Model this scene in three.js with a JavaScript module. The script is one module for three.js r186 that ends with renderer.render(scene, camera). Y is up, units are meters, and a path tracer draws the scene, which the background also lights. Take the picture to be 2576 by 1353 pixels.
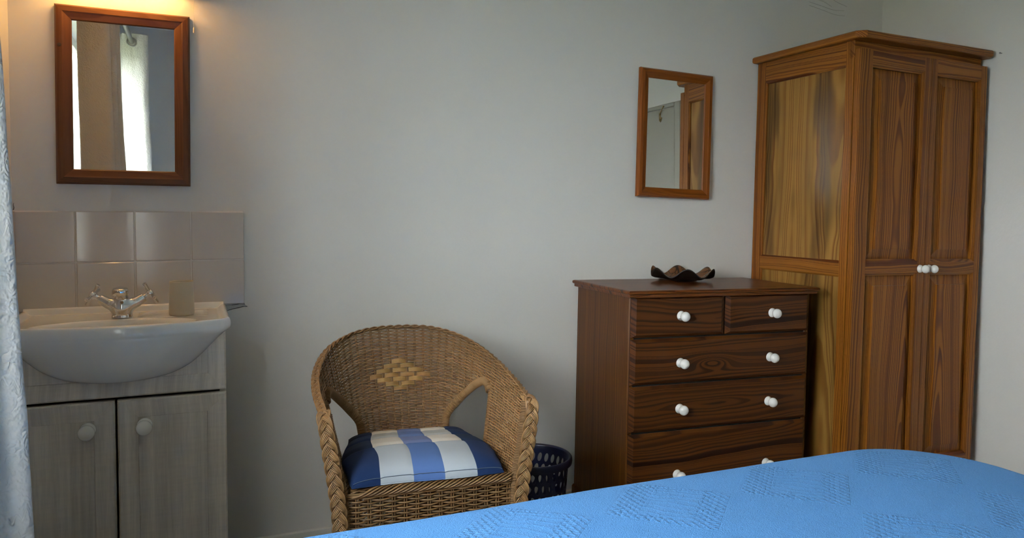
import * as THREE from 'three';
import { mergeGeometries } from 'three/addons/utils/BufferGeometryUtils.js';
import { MarchingCubes } from 'three/addons/objects/MarchingCubes.js';

// ------------------------------------------------------------ camera, sky, exposure
const scene = new THREE.Scene();
const camera = new THREE.PerspectiveCamera(2 * Math.atan(676.5 / 1906) * 180 / Math.PI, 2576 / 1353, 0.02, 60);
camera.rotation.order = 'YXZ';
camera.position.set(0.4687, 1.10, 2.4895);
camera.rotation.set(-0.0412, -0.3968, 0.004);
camera.setViewOffset(2576, 1353, 0, 67.35, 2576, 1353);
scene.add(camera);
scene.background = new THREE.Color().setRGB(0.93, 0.98, 0.985);
scene.backgroundIntensity = 11;
const renderer = new THREE.WebGLRenderer({ antialias: true });
renderer.toneMapping = THREE.LinearToneMapping;
renderer.toneMappingExposure = 2.7;
renderer.shadowMap.enabled = true;
const LAMP = { color: new THREE.Color().setRGB(1.0, 0.52, 0.14), power: 0.095 };

// ------------------------------------------------------------ helpers
const PI = Math.PI, V3 = (x, y, z) => new THREE.Vector3(x, y, z);
const clamp = (x, a, b) => Math.min(b, Math.max(a, x)), lerp = (a, b, t) => a + (b - a) * t;
const smooth = (a, b, x) => { const t = clamp((x - a) / (b - a), 0, 1); return t * t * (3 - 2 * t); };
function rng(seed) { let s = seed >>> 0; return () => { s = (s + 0x6D2B79F5) >>> 0; let t = Math.imul(s ^ (s >>> 15), 1 | s); t = (t + Math.imul(t ^ (t >>> 7), 61 | t)) ^ t; return ((t ^ (t >>> 14)) >>> 0) / 4294967296; }; }
function hash(x, y, s) { let h = Math.imul(x, 374761393) + Math.imul(y, 668265263) + Math.imul(s, 1274126177); h = Math.imul(h ^ (h >>> 13), 1274126177); return ((h ^ (h >>> 16)) >>> 0) / 4294967296; }
function noise(x, y, s) {
  const i = Math.floor(x), j = Math.floor(y); let f = x - i, g = y - j; f = f * f * (3 - 2 * f); g = g * g * (3 - 2 * g);
  return lerp(lerp(hash(i, j, s), hash(i + 1, j, s), f), lerp(hash(i, j + 1, s), hash(i + 1, j + 1, s), f), g);
}
const fbm = (x, y, s, o = 3) => { let a = 0, w = 0.5, n = 0; for (let k = 0; k < o; k++) { a += w * noise(x, y, s + k * 17); n += w; w *= 0.5; x *= 2.03; y *= 2.03; } return a / n; };
const taken = {};
function numbered(n) { const k = taken[n] = (taken[n] ?? -1) + 1; return k ? n + '_' + String(k).padStart(3, '0') : n; }
function shade(o) { o.traverse((c) => { if (c.isMesh) { c.castShadow = true; c.receiveShadow = true; } }); return o; }
function thing(name, label, category, pos = [0, 0, 0], group) {
  const o = new THREE.Group(); o.name = numbered(name); o.position.set(...pos); o.userData = { label, category };
  if (group) o.userData.group = group; scene.add(o); return o;
}
function part(name, geo, mat, parent, label) {
  const m = new THREE.Mesh(Array.isArray(geo) ? mergeGeometries(geo, false) : geo, mat); m.name = numbered(name); m.castShadow = m.receiveShadow = true;
  if (label) m.userData.label = label; parent.add(m); return m;
}
function struct(name, geo, mat, parent = scene) { const m = part(name, geo, mat, parent); if (parent === scene) m.userData.kind = 'structure'; return m; }

// triangle soup with flat faces
class Soup {
  constructor() { this.p = []; }
  tri(a, b, c) { this.p.push(...a, ...b, ...c); return this; }
  quad(a, b, c, d) { return this.tri(a, b, c).tri(a, c, d); }
  geo() { const g = new THREE.BufferGeometry(); g.setAttribute('position', new THREE.Float32BufferAttribute(this.p, 3)); g.computeVertexNormals(); return g; }
}
// box from min to max corner with chamfered edges, non-indexed, flat faces
function cbox(x0, y0, z0, x1, y1, z1, c = 0.002) {
  const s = new Soup(), lo = [x0, y0, z0], hi = [x1, y1, z1]; c = Math.min(c, (x1 - x0) / 2.01, (y1 - y0) / 2.01, (z1 - z0) / 2.01);
  const mid = [(x0 + x1) / 2, (y0 + y1) / 2, (z0 + z1) / 2];
  const P = (a, sx, sy, sz) => { const q = [sx, sy, sz].map((t, i) => (t > 0 ? hi[i] : lo[i]) - (i === a ? 0 : t * c)); return q; };
  const face = (pts) => { // orient outward
    const [a, b, d] = pts, u = b.map((v, i) => v - a[i]), w = d.map((v, i) => v - a[i]);
    const n = [u[1] * w[2] - u[2] * w[1], u[2] * w[0] - u[0] * w[2], u[0] * w[1] - u[1] * w[0]];
    const o = (a[0] - mid[0]) * n[0] + (a[1] - mid[1]) * n[1] + (a[2] - mid[2]) * n[2]; if (o < 0) pts = pts.slice().reverse();
    pts.length === 4 ? s.quad(...pts) : s.tri(...pts);
  };
  for (let a = 0; a < 3; a++) for (const t of [-1, 1]) {
    const S = (u, v) => { const k = [0, 0, 0]; k[a] = t; k[(a + 1) % 3] = u; k[(a + 2) % 3] = v; return P(a, ...k); };
    face([S(-1, -1), S(1, -1), S(1, 1), S(-1, 1)]);
  }
  for (let a = 0; a < 3; a++) { const b = (a + 1) % 3, d = (a + 2) % 3; for (const u of [-1, 1]) for (const v of [-1, 1]) {
    const K = (w) => { const k = [0, 0, 0]; k[a] = w; k[b] = u; k[d] = v; return k; };
    face([P(b, ...K(-1)), P(b, ...K(1)), P(d, ...K(1)), P(d, ...K(-1))]);
  } }
  for (const a of [-1, 1]) for (const b of [-1, 1]) for (const d of [-1, 1]) face([P(0, a, b, d), P(1, a, b, d), P(2, a, b, d)]);
  return s.geo();
}
// uv for wood: u along grain axis g, v across (metres / texture size)
const WL = 1.8, WW = 0.45;
function woodUV(geo, g, ou = 0, ov = 0) {
  if (geo.index) geo = geo.toNonIndexed();
  const p = geo.attributes.position, uv = new Float32Array(p.count * 2), a = (g + 1) % 3, b = (g + 2) % 3, e = [p.getX.bind(p), p.getY.bind(p), p.getZ.bind(p)];
  for (let i = 0; i < p.count; i++) { uv[2 * i] = (e[g](i) + ou) / WL; uv[2 * i + 1] = (e[a](i) + e[b](i) + ov) / WW; }
  geo.setAttribute('uv', new THREE.BufferAttribute(uv, 2)); return geo;
}
function planarUV(geo, size = 1) { // by dominant normal, metres
  if (geo.index) geo = geo.toNonIndexed();
  geo.computeVertexNormals(); const p = geo.attributes.position, n = geo.attributes.normal, uv = new Float32Array(p.count * 2);
  for (let i = 0; i < p.count; i++) {
    const ax = Math.abs(n.getX(i)), ay = Math.abs(n.getY(i)), az = Math.abs(n.getZ(i));
    const q = ax > ay && ax > az ? [p.getZ(i), p.getY(i)] : ay > az ? [p.getX(i), p.getZ(i)] : [p.getX(i), p.getY(i)];
    uv[2 * i] = q[0] / size; uv[2 * i + 1] = q[1] / size;
  }
  geo.setAttribute('uv', new THREE.BufferAttribute(uv, 2)); return geo;
}
// lofted grid from rows of points, smooth
function grid(rows, closed = false) {
  const R = rows.length, Cn = rows[0].length, pos = [], idx = [], uv = [];
  rows.forEach((r, i) => r.forEach((q, j) => { pos.push(...q); uv.push(j / (Cn - 1), i / (R - 1)); }));
  for (let i = 0; i < R - 1; i++) for (let j = 0; j < (closed ? Cn : Cn - 1); j++) { const k = (j + 1) % Cn, a = i * Cn + j, b = i * Cn + k, c = a + Cn, d = b + Cn; idx.push(a, b, d, a, d, c); }
  const g = new THREE.BufferGeometry(); g.setAttribute('position', new THREE.Float32BufferAttribute(pos, 3)); g.setAttribute('uv', new THREE.Float32BufferAttribute(uv, 2)); g.setIndex(idx); g.computeVertexNormals(); return g;
}
// many tubes in one geometry, with a colour per tube
class Tubes {
  constructor() { this.p = []; this.n = []; this.c = []; this.i = []; }
  add(pts, r, sides = 5, col = [1, 1, 1]) {
    const N = pts.length; if (N < 2) return this; let base = this.p.length / 3; const up = V3(0, 1, 0), T = V3(), A = V3(), B = V3(), prev = V3();
    for (let k = 0; k < N; k++) {
      const a = pts[Math.max(0, k - 1)], b = pts[Math.min(N - 1, k + 1)]; T.set(b[0] - a[0], b[1] - a[1], b[2] - a[2]).normalize();
      if (k === 0) { A.crossVectors(T, Math.abs(T.y) > 0.9 ? V3(1, 0, 0) : up).normalize(); } else { A.copy(prev).addScaledVector(T, -prev.dot(T)).normalize(); }
      prev.copy(A); B.crossVectors(T, A); const rr = typeof r === 'function' ? r(k / (N - 1)) : r;
      for (let s = 0; s < sides; s++) { const t = 2 * PI * s / sides, c = Math.cos(t), d = Math.sin(t), nx = A.x * c + B.x * d, ny = A.y * c + B.y * d, nz = A.z * c + B.z * d; this.p.push(pts[k][0] + nx * rr, pts[k][1] + ny * rr, pts[k][2] + nz * rr); this.n.push(nx, ny, nz); this.c.push(...col); }
      if (k) for (let s = 0; s < sides; s++) { const u = (s + 1) % sides, q = base + (k - 1) * sides; this.i.push(q + s, q + u, q + sides + u, q + s, q + sides + u, q + sides + s); }
    }
    for (const [k, f] of [[0, 1], [N - 1, 0]]) for (let s = 1; s < sides - 1; s++) { const q = base + k * sides; f ? this.i.push(q, q + s + 1, q + s) : this.i.push(q, q + s, q + s + 1); }
    return this;
  }
  geo() { const g = new THREE.BufferGeometry(); g.setAttribute('position', new THREE.Float32BufferAttribute(this.p, 3)); g.setAttribute('normal', new THREE.Float32BufferAttribute(this.n, 3)); g.setAttribute('color', new THREE.Float32BufferAttribute(this.c, 3)); g.setIndex(this.i); return g; }
}
const lathe = (pts, seg = 32) => new THREE.LatheGeometry(pts.map((q) => new THREE.Vector2(q[0], q[1])), seg);

// ------------------------------------------------------------ textures
function texture(w, h, fn, srgb = true, wrap = THREE.RepeatWrapping) {
  const d = new Uint8Array(w * h * 4);
  for (let j = 0; j < h; j++) for (let i = 0; i < w; i++) { const c = fn(i / w, j / h, i, j), k = 4 * (j * w + i); d[k] = clamp(c[0], 0, 255); d[k + 1] = clamp(c[1], 0, 255); d[k + 2] = clamp(c[2], 0, 255); d[k + 3] = 255; }
  const t = new THREE.DataTexture(d, w, h, THREE.RGBAFormat); t.wrapS = t.wrapT = wrap; t.magFilter = THREE.LinearFilter; t.minFilter = THREE.LinearMipmapLinearFilter; t.generateMipmaps = true;
  if (srgb) t.colorSpace = THREE.SRGBColorSpace; t.needsUpdate = true; return t;
}
// pine: growth rings of a log cut by a plane. light / dark are sRGB
function pine(seed, { depth = 0.05, tilt = 0.03, spacing = 0.010, centre = 0.5, light = [205, 150, 85], dark = [120, 62, 25], contrast = 1, wander = 0.012, knots = [], fleck = 0.5, mottle = 0 } = {}, w = 1536, h = 448) {
  return texture(w, h, (U, Vv) => {
    const s = U * WL, t = Vv * WW;
    let x = t - centre * WW + (noise(s * 1.7, 3.1, seed) - 0.5) * wander * 2 + (noise(s * 5, t * 9, seed + 5) - 0.5) * wander * 0.9, z = depth + tilt * (s - WL / 2) + (noise(s * 1.1, 8.2, seed + 1) - 0.5) * wander * 2.5;
    let r = Math.sqrt(x * x + z * z) + (noise(s * 2.3, t * 14, seed + 2) - 0.5) * 0.008 + (noise(s * 7.5, t * 22, seed + 6) - 0.5) * 0.0065 + (noise(s * 17, t * 40, seed + 7) - 0.5) * 0.0022;
    let kn = 0;
    for (const [ks, kt, kr, str, pale] of knots) { const a = (s - ks) / (kr * 3.2), b = (t - kt) / kr, q = a * a + b * b; r += str * spacing * Math.exp(-q); if (!pale) kn = Math.max(kn, 1 - smooth(0.0, 0.09, (s - ks) ** 2 / (kr * kr) * 0.6 + b * b)); }
    const ph = r / spacing + (noise(r * 75, 1.7, seed + 9) - 0.5) * 2.6, f = ph - Math.floor(ph), ringW = 0.55 + 0.45 * hash(Math.floor(ph), 5, seed);
    let d = smooth(0.34, 0.84, f) * (1 - smooth(0.92, 1.0, f)) * ringW * contrast;
    const fine = noise(s * 22, t * 1100, seed + 3) - 0.5, broad = fbm(s * 1.6, t * 16, seed + 4) - 0.5;
    d = clamp(d + fine * 0.22 * fleck + broad * 0.30, 0, 1);
    const k = (1 + fine * 0.12 + broad * 0.25) * (1 - mottle * 0.34 * smooth(0.50, 0.78, fbm(s * 2.4 + 3, t * 13, seed + 21)));
    const c = [0, 1, 2].map((q) => lerp(light[q], dark[q], d) * k);
    return kn > 0 ? c.map((v, q) => lerp(v, dark[q] * 0.55, kn * 0.8)) : c;
  }, true, THREE.MirroredRepeatWrapping);
}
const std = (o) => new THREE.MeshStandardMaterial(o), phys = (o) => new THREE.MeshPhysicalMaterial(o);
const rgb = (r, g, b) => new THREE.Color().setRGB(r, g, b);

const wL = [206, 146, 66], wD = [112, 56, 14];
const T = {
  flat: pine(11, { depth: 0.035, tilt: 0.028, spacing: 0.011, centre: 0.30, light: wL, dark: wD, contrast: 0.9 }),
  ply: pine(23, { depth: 0.10, tilt: 0.05, spacing: 0.017, centre: 0.55, light: [218, 182, 116], dark: [138, 88, 36], contrast: 0.8, wander: 0.02, mottle: 1 }),
  straight: pine(37, { depth: 0.02, tilt: 0.004, spacing: 0.0085, centre: -0.35, light: wL, dark: wD, contrast: 0.85, wander: 0.008 }),
  flame: pine(41, { depth: 0.03, tilt: 0.036, spacing: 0.0085, centre: 0.25, light: wL, dark: wD, contrast: 0.85, wander: 0.016 }),
  chest: pine(53, { depth: 0.05, tilt: 0.03, spacing: 0.0105, centre: 0.5, light: [186, 112, 50], dark: [82, 36, 13], contrast: 1.0, wander: 0.02 }),
  eye: pine(61, { depth: 0.10, tilt: 0.02, spacing: 0.0115, centre: 0.95, light: [186, 112, 50], dark: [82, 36, 13], contrast: 1.0, wander: 0.018, knots: [[0.315, 0.103, 0.024, 4.6, 1], [1.2, 0.3, 0.02, 2]] }),
  knotty: pine(71, { depth: 0.06, tilt: 0.02, spacing: 0.014, centre: 0.6, light: [176, 112, 70], dark: [122, 66, 40], contrast: 0.5, wander: 0.02, fleck: 0.7 }, 1024, 320),
  maple: texture(1024, 448, (U, Vv) => { const s = U * WL, t = Vv * WW, a = noise(s * 2.2 + 4 * noise(s, t * 6, 3), t * 130, 81), b = fbm(s * 1.2, t * 40, 82), c = noise(s * 30, t * 600, 83); const k = 1 + (a - 0.5) * 0.10 + (b - 0.5) * 0.14 + (c - 0.5) * 0.06 + (noise(s * 260, t * 26, 84) - 0.5) * 0.03; return [216 * k, 208 * k, 197 * k]; }, true, THREE.MirroredRepeatWrapping),
  plaster: texture(512, 512, (u, v) => { const n = 128 + (fbm(u * 64, v * 64, 90, 3) - 0.5) * 150; return [n, n, n]; }, false),
  crinkle: texture(512, 512, (u, v) => { const x = u * 18, y = v * 10, a = noise(x + 2.5 * noise(x, y * 2, 7), y * 3 + 3 * noise(x * 2, y, 8), 9), n = 255 * (0.55 * Math.abs(2 * a - 1) + 0.45 * noise(u * 90, v * 60, 11)); return [n, n, n]; }, false, THREE.MirroredRepeatWrapping),
  weave: texture(256, 256, (u, v, i, j) => { const a = Math.sin(i * PI / 2) * Math.sin(j * PI / 2), n = 150 + 50 * a + 55 * (hash(i, j, 3) - 0.5); return [n, n, n]; }, false),
  dish: texture(512, 512, (u, v) => { const a = Math.abs(2 * noise(u * 26 + 2 * noise(u * 9, v * 9, 4), v * 11 + 3 * noise(u * 7, v * 8, 6), 5) - 1), k = smooth(0.05, 0.4, a); return [lerp(34, 112, k), lerp(18, 74, k), lerp(8, 38, k)]; }),
};
const wood = (map, tint, rough = 0.42) => phys({ map, color: rgb(...tint), roughness: rough, specularIntensity: 0.6, clearcoat: 0.06, clearcoatRoughness: 0.3 });
const WT = [0.49, 0.385, 0.24], CT = [0.215, 0.195, 0.115];
const M = {
  wFlat: wood(T.flat, WT), wPly: wood(T.ply, WT), wStr: wood(T.straight, WT), wFlame: wood(T.flame, WT),
  cFlat: wood(T.chest, CT), cStr: wood(T.straight, [0.20, 0.160, 0.098]), cEye: wood(T.eye, CT),
  m1: wood(T.knotty, [0.33, 0.33, 0.30]), m2: wood(T.knotty, [0.60, 0.46, 0.14], 0.35),
  maple: phys({ map: T.maple, color: rgb(0.92, 0.92, 0.92), roughness: 0.5 }),
  wall: std({ color: rgb(0.72, 0.71, 0.68), roughness: 0.85, bumpMap: T.plaster, bumpScale: 0.0005 }),
  ceiling: std({ color: rgb(0.82, 0.81, 0.77), roughness: 0.9 }), trim: std({ color: rgb(0.75, 0.74, 0.70), roughness: 0.4 }),
  carpet: std({ color: rgb(0.26, 0.25, 0.24), roughness: 1, bumpMap: T.plaster, bumpScale: 0.004 }),
  tile: phys({ color: rgb(0.66, 0.61, 0.56), roughness: 0.12, clearcoat: 0.5, clearcoatRoughness: 0.06 }), grout: std({ color: rgb(0.66, 0.63, 0.59), roughness: 0.9 }),
  ceramic: phys({ color: rgb(0.82, 0.82, 0.80), roughness: 0.10, clearcoat: 0.6, clearcoatRoughness: 0.04 }),
  knob: phys({ color: rgb(0.80, 0.80, 0.77), roughness: 0.12, clearcoat: 0.5, clearcoatRoughness: 0.05 }),
  chrome: std({ color: rgb(0.72, 0.73, 0.75), metalness: 1, roughness: 0.07 }), brass: std({ color: rgb(0.45, 0.33, 0.16), metalness: 1, roughness: 0.3 }),
  steel: std({ color: rgb(0.36, 0.36, 0.37), metalness: 1, roughness: 0.4 }), mirror: std({ color: rgb(0.86, 0.87, 0.86), metalness: 1, roughness: 0.015 }),
  dark: std({ color: rgb(0.01, 0.009, 0.008), roughness: 0.8 }), rattan: std({ vertexColors: true, roughness: 0.45 }),
  navyPlastic: phys({ color: rgb(0.010, 0.016, 0.055), roughness: 0.32 }), dish: std({ map: T.dish, color: rgb(1, 0.95, 0.85), roughness: 0.5 }), dishOut: std({ color: rgb(0.012, 0.009, 0.007), roughness: 0.5 }),
};

// ------------------------------------------------------------ the room
const RX = 3.28, RZ = 3.2, RH = 2.31, TH = 0.16;
struct('floor', planarUV(new THREE.BoxGeometry(RX + 2 * TH, 0.1, RZ + 2 * TH).translate(RX / 2, -0.05, RZ / 2), 0.5), M.carpet);
struct('ceiling', planarUV(new THREE.BoxGeometry(RX + 2 * TH, 0.1, RZ + 2 * TH).translate(RX / 2, RH + 0.05, RZ / 2), 0.6), M.ceiling);
const wallBack = struct('wall_back', planarUV(new THREE.BoxGeometry(RX + 2 * TH, RH, TH).translate(RX / 2, RH / 2, -TH / 2), 0.6), M.wall);
struct('wall_rear', planarUV(new THREE.BoxGeometry(RX + 2 * TH, RH, TH).translate(RX / 2, RH / 2, RZ + TH / 2), 0.6), M.wall);
const wallRight = struct('wall_right', planarUV(new THREE.BoxGeometry(TH, RH, RZ).translate(RX + TH / 2, RH / 2, RZ / 2), 0.6), M.wall);
struct('ground', new THREE.BoxGeometry(40, 0.2, 50).translate(-20 - TH - 0.02, -0.45, 1.6), std({ color: rgb(0.085, 0.105, 0.035), roughness: 1 }));
const WZ0 = 1.24, WZ1 = 2.14, WY0 = 0.86, WY1 = 1.96;
const wallLeft = struct('wall_left', planarUV(mergeGeometries([
  new THREE.BoxGeometry(TH, RH, WZ0).translate(-TH / 2, RH / 2, WZ0 / 2), new THREE.BoxGeometry(TH, RH, RZ - WZ1).translate(-TH / 2, RH / 2, (RZ + WZ1) / 2),
  new THREE.BoxGeometry(TH, WY0, WZ1 - WZ0).translate(-TH / 2, WY0 / 2, (WZ0 + WZ1) / 2), new THREE.BoxGeometry(TH, RH - WY1, WZ1 - WZ0).translate(-TH / 2, (RH + WY1) / 2, (WZ0 + WZ1) / 2)].map((g) => g.toNonIndexed())), 0.6), M.wall);
{ // window
  const w = new THREE.Group(); w.name = 'window_1'; w.userData.kind = 'structure'; scene.add(w); const x0 = -0.13, x1 = -0.08, f = 0.045;
  part('window_frame', [cbox(x0, WY0, WZ0, x1, WY0 + f, WZ1), cbox(x0, WY1 - f, WZ0, x1, WY1, WZ1), cbox(x0, WY0 + f, WZ0, x1, WY1 - f, WZ0 + f), cbox(x0, WY0 + f, WZ1 - f, x1, WY1 - f, WZ1), cbox(x0, WY0 + f, 1.61, x1, WY1 - f, 1.65)], M.trim, w);
  part('window_sill', cbox(-0.08, WY0, WZ0, 0.03, WY0 + 0.022, WZ1, 0.006), M.trim, w);
  const glass = phys({ color: rgb(1, 1, 1), transmission: 1, thickness: 0, roughness: 0.0, ior: 1.45 });
  for (const [a, b] of [[WZ0 + f, 1.61], [1.65, WZ1 - f]]) part('pane', new THREE.BoxGeometry(0.004, WY1 - WY0 - 2 * f, b - a).translate(-0.105, (WY0 + WY1) / 2, (a + b) / 2), glass, w);
}
{ // door on the right wall
  const d = new THREE.Group(); d.name = 'door_1'; d.userData.kind = 'structure'; scene.add(d); const x = RX;
  const paint = std({ color: rgb(0.40, 0.39, 0.34), roughness: 0.4 });
  part('door_leaf', cbox(x - 0.010, 0.005, 1.452, x, 1.785, 2.20, 0.002), paint, d);
  part('architrave', [cbox(x - 0.016, 0, 1.39, x, 1.815, 1.447, 0.004), cbox(x - 0.016, 0, 2.205, x, 1.815, 2.262, 0.004), cbox(x - 0.016, 1.789, 1.447, x, 1.815, 2.205, 0.004)], paint, d);
  part('door_handle', [new THREE.SphereGeometry(0.026, 20, 14).translate(x - 0.06, 0.98, 2.14), new THREE.CylinderGeometry(0.009, 0.016, 0.05, 16).rotateZ(PI / 2).translate(x - 0.036, 0.98, 2.14)], M.brass, d);
}
struct('baseboard_back', cbox(0.55, 0, 0, 2.55, 0.065, 0.014, 0.004), M.trim);
struct('baseboard_right', cbox(RX - 0.014, 0, 0.52, RX, 0.065, 1.43, 0.004), M.trim);
// tiles: each a mesh of its own
{
  const P = 0.1523, rows = [[0.9485, 1.0935], [0.8105, 0.9455]], r = rng(5);
  part('grout', cbox(0.001, 0.809, 0, 4 * P - 0.002, 1.095, 0.0062, 0.001), M.grout, wallBack);
  part('grout', cbox(0, 0.809, 0.004, 0.0045, 1.095, 0.46, 0.001), M.grout, wallLeft);
  for (const [y0, y1] of rows) for (let i = 0; i < 4; i++) part('tile', cbox(i * P + 0.0030 + (i ? 0 : 0.003), y0, 0, (i + 1) * P - 0.0005, y1, 0.0075 + r() * 0.001, 0.0016).rotateX((r() - 0.5) * 0.0012), M.tile, wallBack);
  for (const [y0, y1] of rows) for (let i = 0; i < 3; i++) part('tile', cbox(0, y0, i * P + 0.011, 0.0075 + r() * 0.001, y1, (i + 1) * P + 0.007, 0.0016), M.tile, wallLeft);
  // broken plaster under the last tile
  const s = new THREE.Shape(); s.moveTo(0.552, 0.806); [[0.575, 0.805], [0.590, 0.808], [0.6085, 0.8085], [0.610, 0.804], [0.617, 0.8005], [0.606, 0.8], [0.590, 0.796], [0.573, 0.794], [0.560, 0.790], [0.552, 0.789]].forEach((q) => s.lineTo(...q));
  part('plaster_patch', new THREE.ExtrudeGeometry(s, { depth: 0.0015, bevelEnabled: true, bevelSize: 0.001, bevelThickness: 0.001, bevelSegments: 1 }), std({ color: rgb(0.42, 0.42, 0.43), roughness: 0.95, bumpMap: T.plaster, bumpScale: 0.003 }), wallBack, 'bare grey broken plaster');
  const cr = new Tubes(); cr.add([[0.553, 0.788, 0.001], [0.563, 0.7905, 0.002], [0.575, 0.794, 0.002], [0.59, 0.7965, 0.002], [0.604, 0.800, 0.002], [0.617, 0.7995, 0.001]], 0.0011, 5); cr.add([[0.572, 0.8062, 0.002], [0.585, 0.807, 0.003], [0.597, 0.809, 0.003], [0.609, 0.809, 0.002]], 0.0008, 5);
  part('crack', cr.geo(), std({ color: rgb(0.08, 0.08, 0.085), roughness: 1 }), wallBack);
  const c2 = new Tubes(); c2.add([[0.0030, 1.097, 0.003], [0.0045, 1.104, 0.002], [0.003, 1.111, 0.002], [0.004, 1.117, 0.001]], (q) => lerp(0.0016, 0.0005, q), 5); part('crack', c2.geo(), std({ color: rgb(0.16, 0.15, 0.15), roughness: 1 }), wallBack);
  for (const l of [[[2.84, 2.010], [2.90, 1.998], [2.95, 1.988], [2.985, 1.975]], [[2.86, 1.982], [2.93, 1.972], [3.00, 1.962], [3.055, 1.966]], [[2.86, 1.968], [2.94, 1.955], [3.01, 1.943], [3.06, 1.944]], [[2.97, 2.012], [3.02, 1.996], [3.07, 1.985]]]) { const k = new Tubes(); k.add(new THREE.CatmullRomCurve3(l.map((q) => V3(q[0], q[1], 0.0002))).getPoints(14).map((q) => [q.x, q.y, q.z]), 0.0006, 4); part('scratch', k.geo(), std({ color: rgb(0.40, 0.38, 0.33), roughness: 1 }), wallBack); }
}

// ------------------------------------------------------------ mirrors
function frameSides(W, H, prof) { // mitred sides with the profile [distance from the outer edge, height]
  const out = []; const corner = (sx, sy, [d, z]) => [sx * (W / 2 - d), sy * (H / 2 - d), z];
  for (const [a, b, g] of [[[-1, 1], [1, 1], 0], [[1, -1], [-1, -1], 0], [[1, 1], [1, -1], 1], [[-1, -1], [-1, 1], 1]]) {
    const s = new Soup(); for (let k = 0; k + 1 < prof.length; k++) s.quad(corner(...a, prof[k]), corner(...a, prof[k + 1]), corner(...b, prof[k + 1]), corner(...b, prof[k]));
    out.push([s.geo(), g]);
  }
  return out;
}
function wallMirror(label, W, H, fw, cx, cy, rot, mat, seed) {
  const t = thing('wall_mirror', label, 'mirror', [cx, cy, 0.002]); t.rotation.z = -rot; const r = rng(seed);
  const prof = [[0, 0], [0, 0.012], [0.005, 0.020], [fw * 0.45, 0.0215], [fw * 0.55, 0.0195], [fw - 0.003, 0.0145], [fw, 0.012], [fw, 0.004]];
  for (const [g, ax] of frameSides(W, H, prof)) part('frame_side', woodUV(g, ax, r() * 1.5 + 0.3, r() * 0.4), mat, t);
  part('glass', new THREE.BoxGeometry(W - 2 * fw + 0.004, H - 2 * fw + 0.004, 0.004).translate(0, 0, 0.0085), M.mirror, t);
  part('backing', new THREE.BoxGeometry(W - 0.01, H - 0.01, 0.005).translate(0, 0, 0.003), M.dark, t);
  return t;
}
const mir1 = wallMirror('larger reddish pine framed wall mirror hanging above the washbasin', 0.349, 0.5035, 0.0425, 0.2862, 1.4227, 0.0069, M.m1, 3);
{ const k = new THREE.SphereGeometry(0.0065, 14, 10); k.scale(1, 0.8, 0.12); part('knot', k.translate(-0.161, 0.137, 0.0208), std({ color: rgb(0.05, 0.03, 0.02), roughness: 0.6 }), mir1); }
const mir2 = wallMirror('smaller orange pine framed wall mirror hanging between the armchair and the wardrobe', 0.3366, 0.4877, 0.037, 2.1864, 1.396, 0.0317, M.m2, 9);
mir2.rotation.order = 'YXZ'; mir2.rotation.y = 0.0206; mir2.rotation.x = -0.013; mir2.position.z = 0.0085;

// ------------------------------------------------------------ wall light above the big mirror
{
  const t = thing('wall_light', 'strip wall light glowing amber above the larger mirror, with a pull cord', 'lamp', [0.28, 1.757, 0]);
  part('backplate', cbox(-0.17, -0.024, 0, 0.21, 0.024, 0.02, 0.005), M.trim, t);
  part('end_cap', cbox(-0.165, -0.022, 0.02, -0.145, 0.022, 0.098, 0.006), M.trim, t); part('switch_housing', cbox(0.145, -0.022, 0.02, 0.205, 0.022, 0.098, 0.006), M.trim, t);
  const gl = std({ color: rgb(0.9, 0.8, 0.6), emissive: LAMP.color, emissiveIntensity: 1.6, roughness: 0.6 });
  part('tube', new THREE.CapsuleGeometry(0.017, 0.262, 8, 20).rotateZ(PI / 2).translate(0, 0, 0.078), gl, t);
  for (const x of [-0.1, 0, 0.1]) { const l = new THREE.PointLight(LAMP.color, LAMP.power / 3, 0, 2); l.position.set(x, 0, 0.078); l.castShadow = true; l.name = 'lamp_light'; t.add(l); }
  part('pull_cord', new THREE.CylinderGeometry(0.0007, 0.0007, 0.099, 6).translate(0.194, -0.0695, 0.03), M.trim, t);
  part('pull_toggle', lathe([[0, 0], [0.0022, 0], [0.0026, 0.002], [0.0023, 0.014], [0.0014, 0.0165], [0, 0.0168]], 14).translate(0.194, -0.134, 0.03), std({ color: rgb(0.75, 0.68, 0.52), roughness: 0.4 }), t);
}

// ------------------------------------------------------------ knobs
function knobGeo(r) { const p = [[0, 0], [0.92, 0], [0.98, 0.10], [0.92, 0.35], [0.70, 0.62], [0.62, 0.80], [0.70, 0.98]]; for (let k = 0; k <= 14; k++) { const a = -0.70 + (PI / 2 + 0.70) * k / 14; p.push([Math.cos(a) * 1.0, 1.62 + Math.sin(a) * 0.86]); } p[p.length - 1][0] = 0; return lathe(p.map((q) => [q[0] * r, q[1] * r]), 28).rotateX(PI / 2); }

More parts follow.
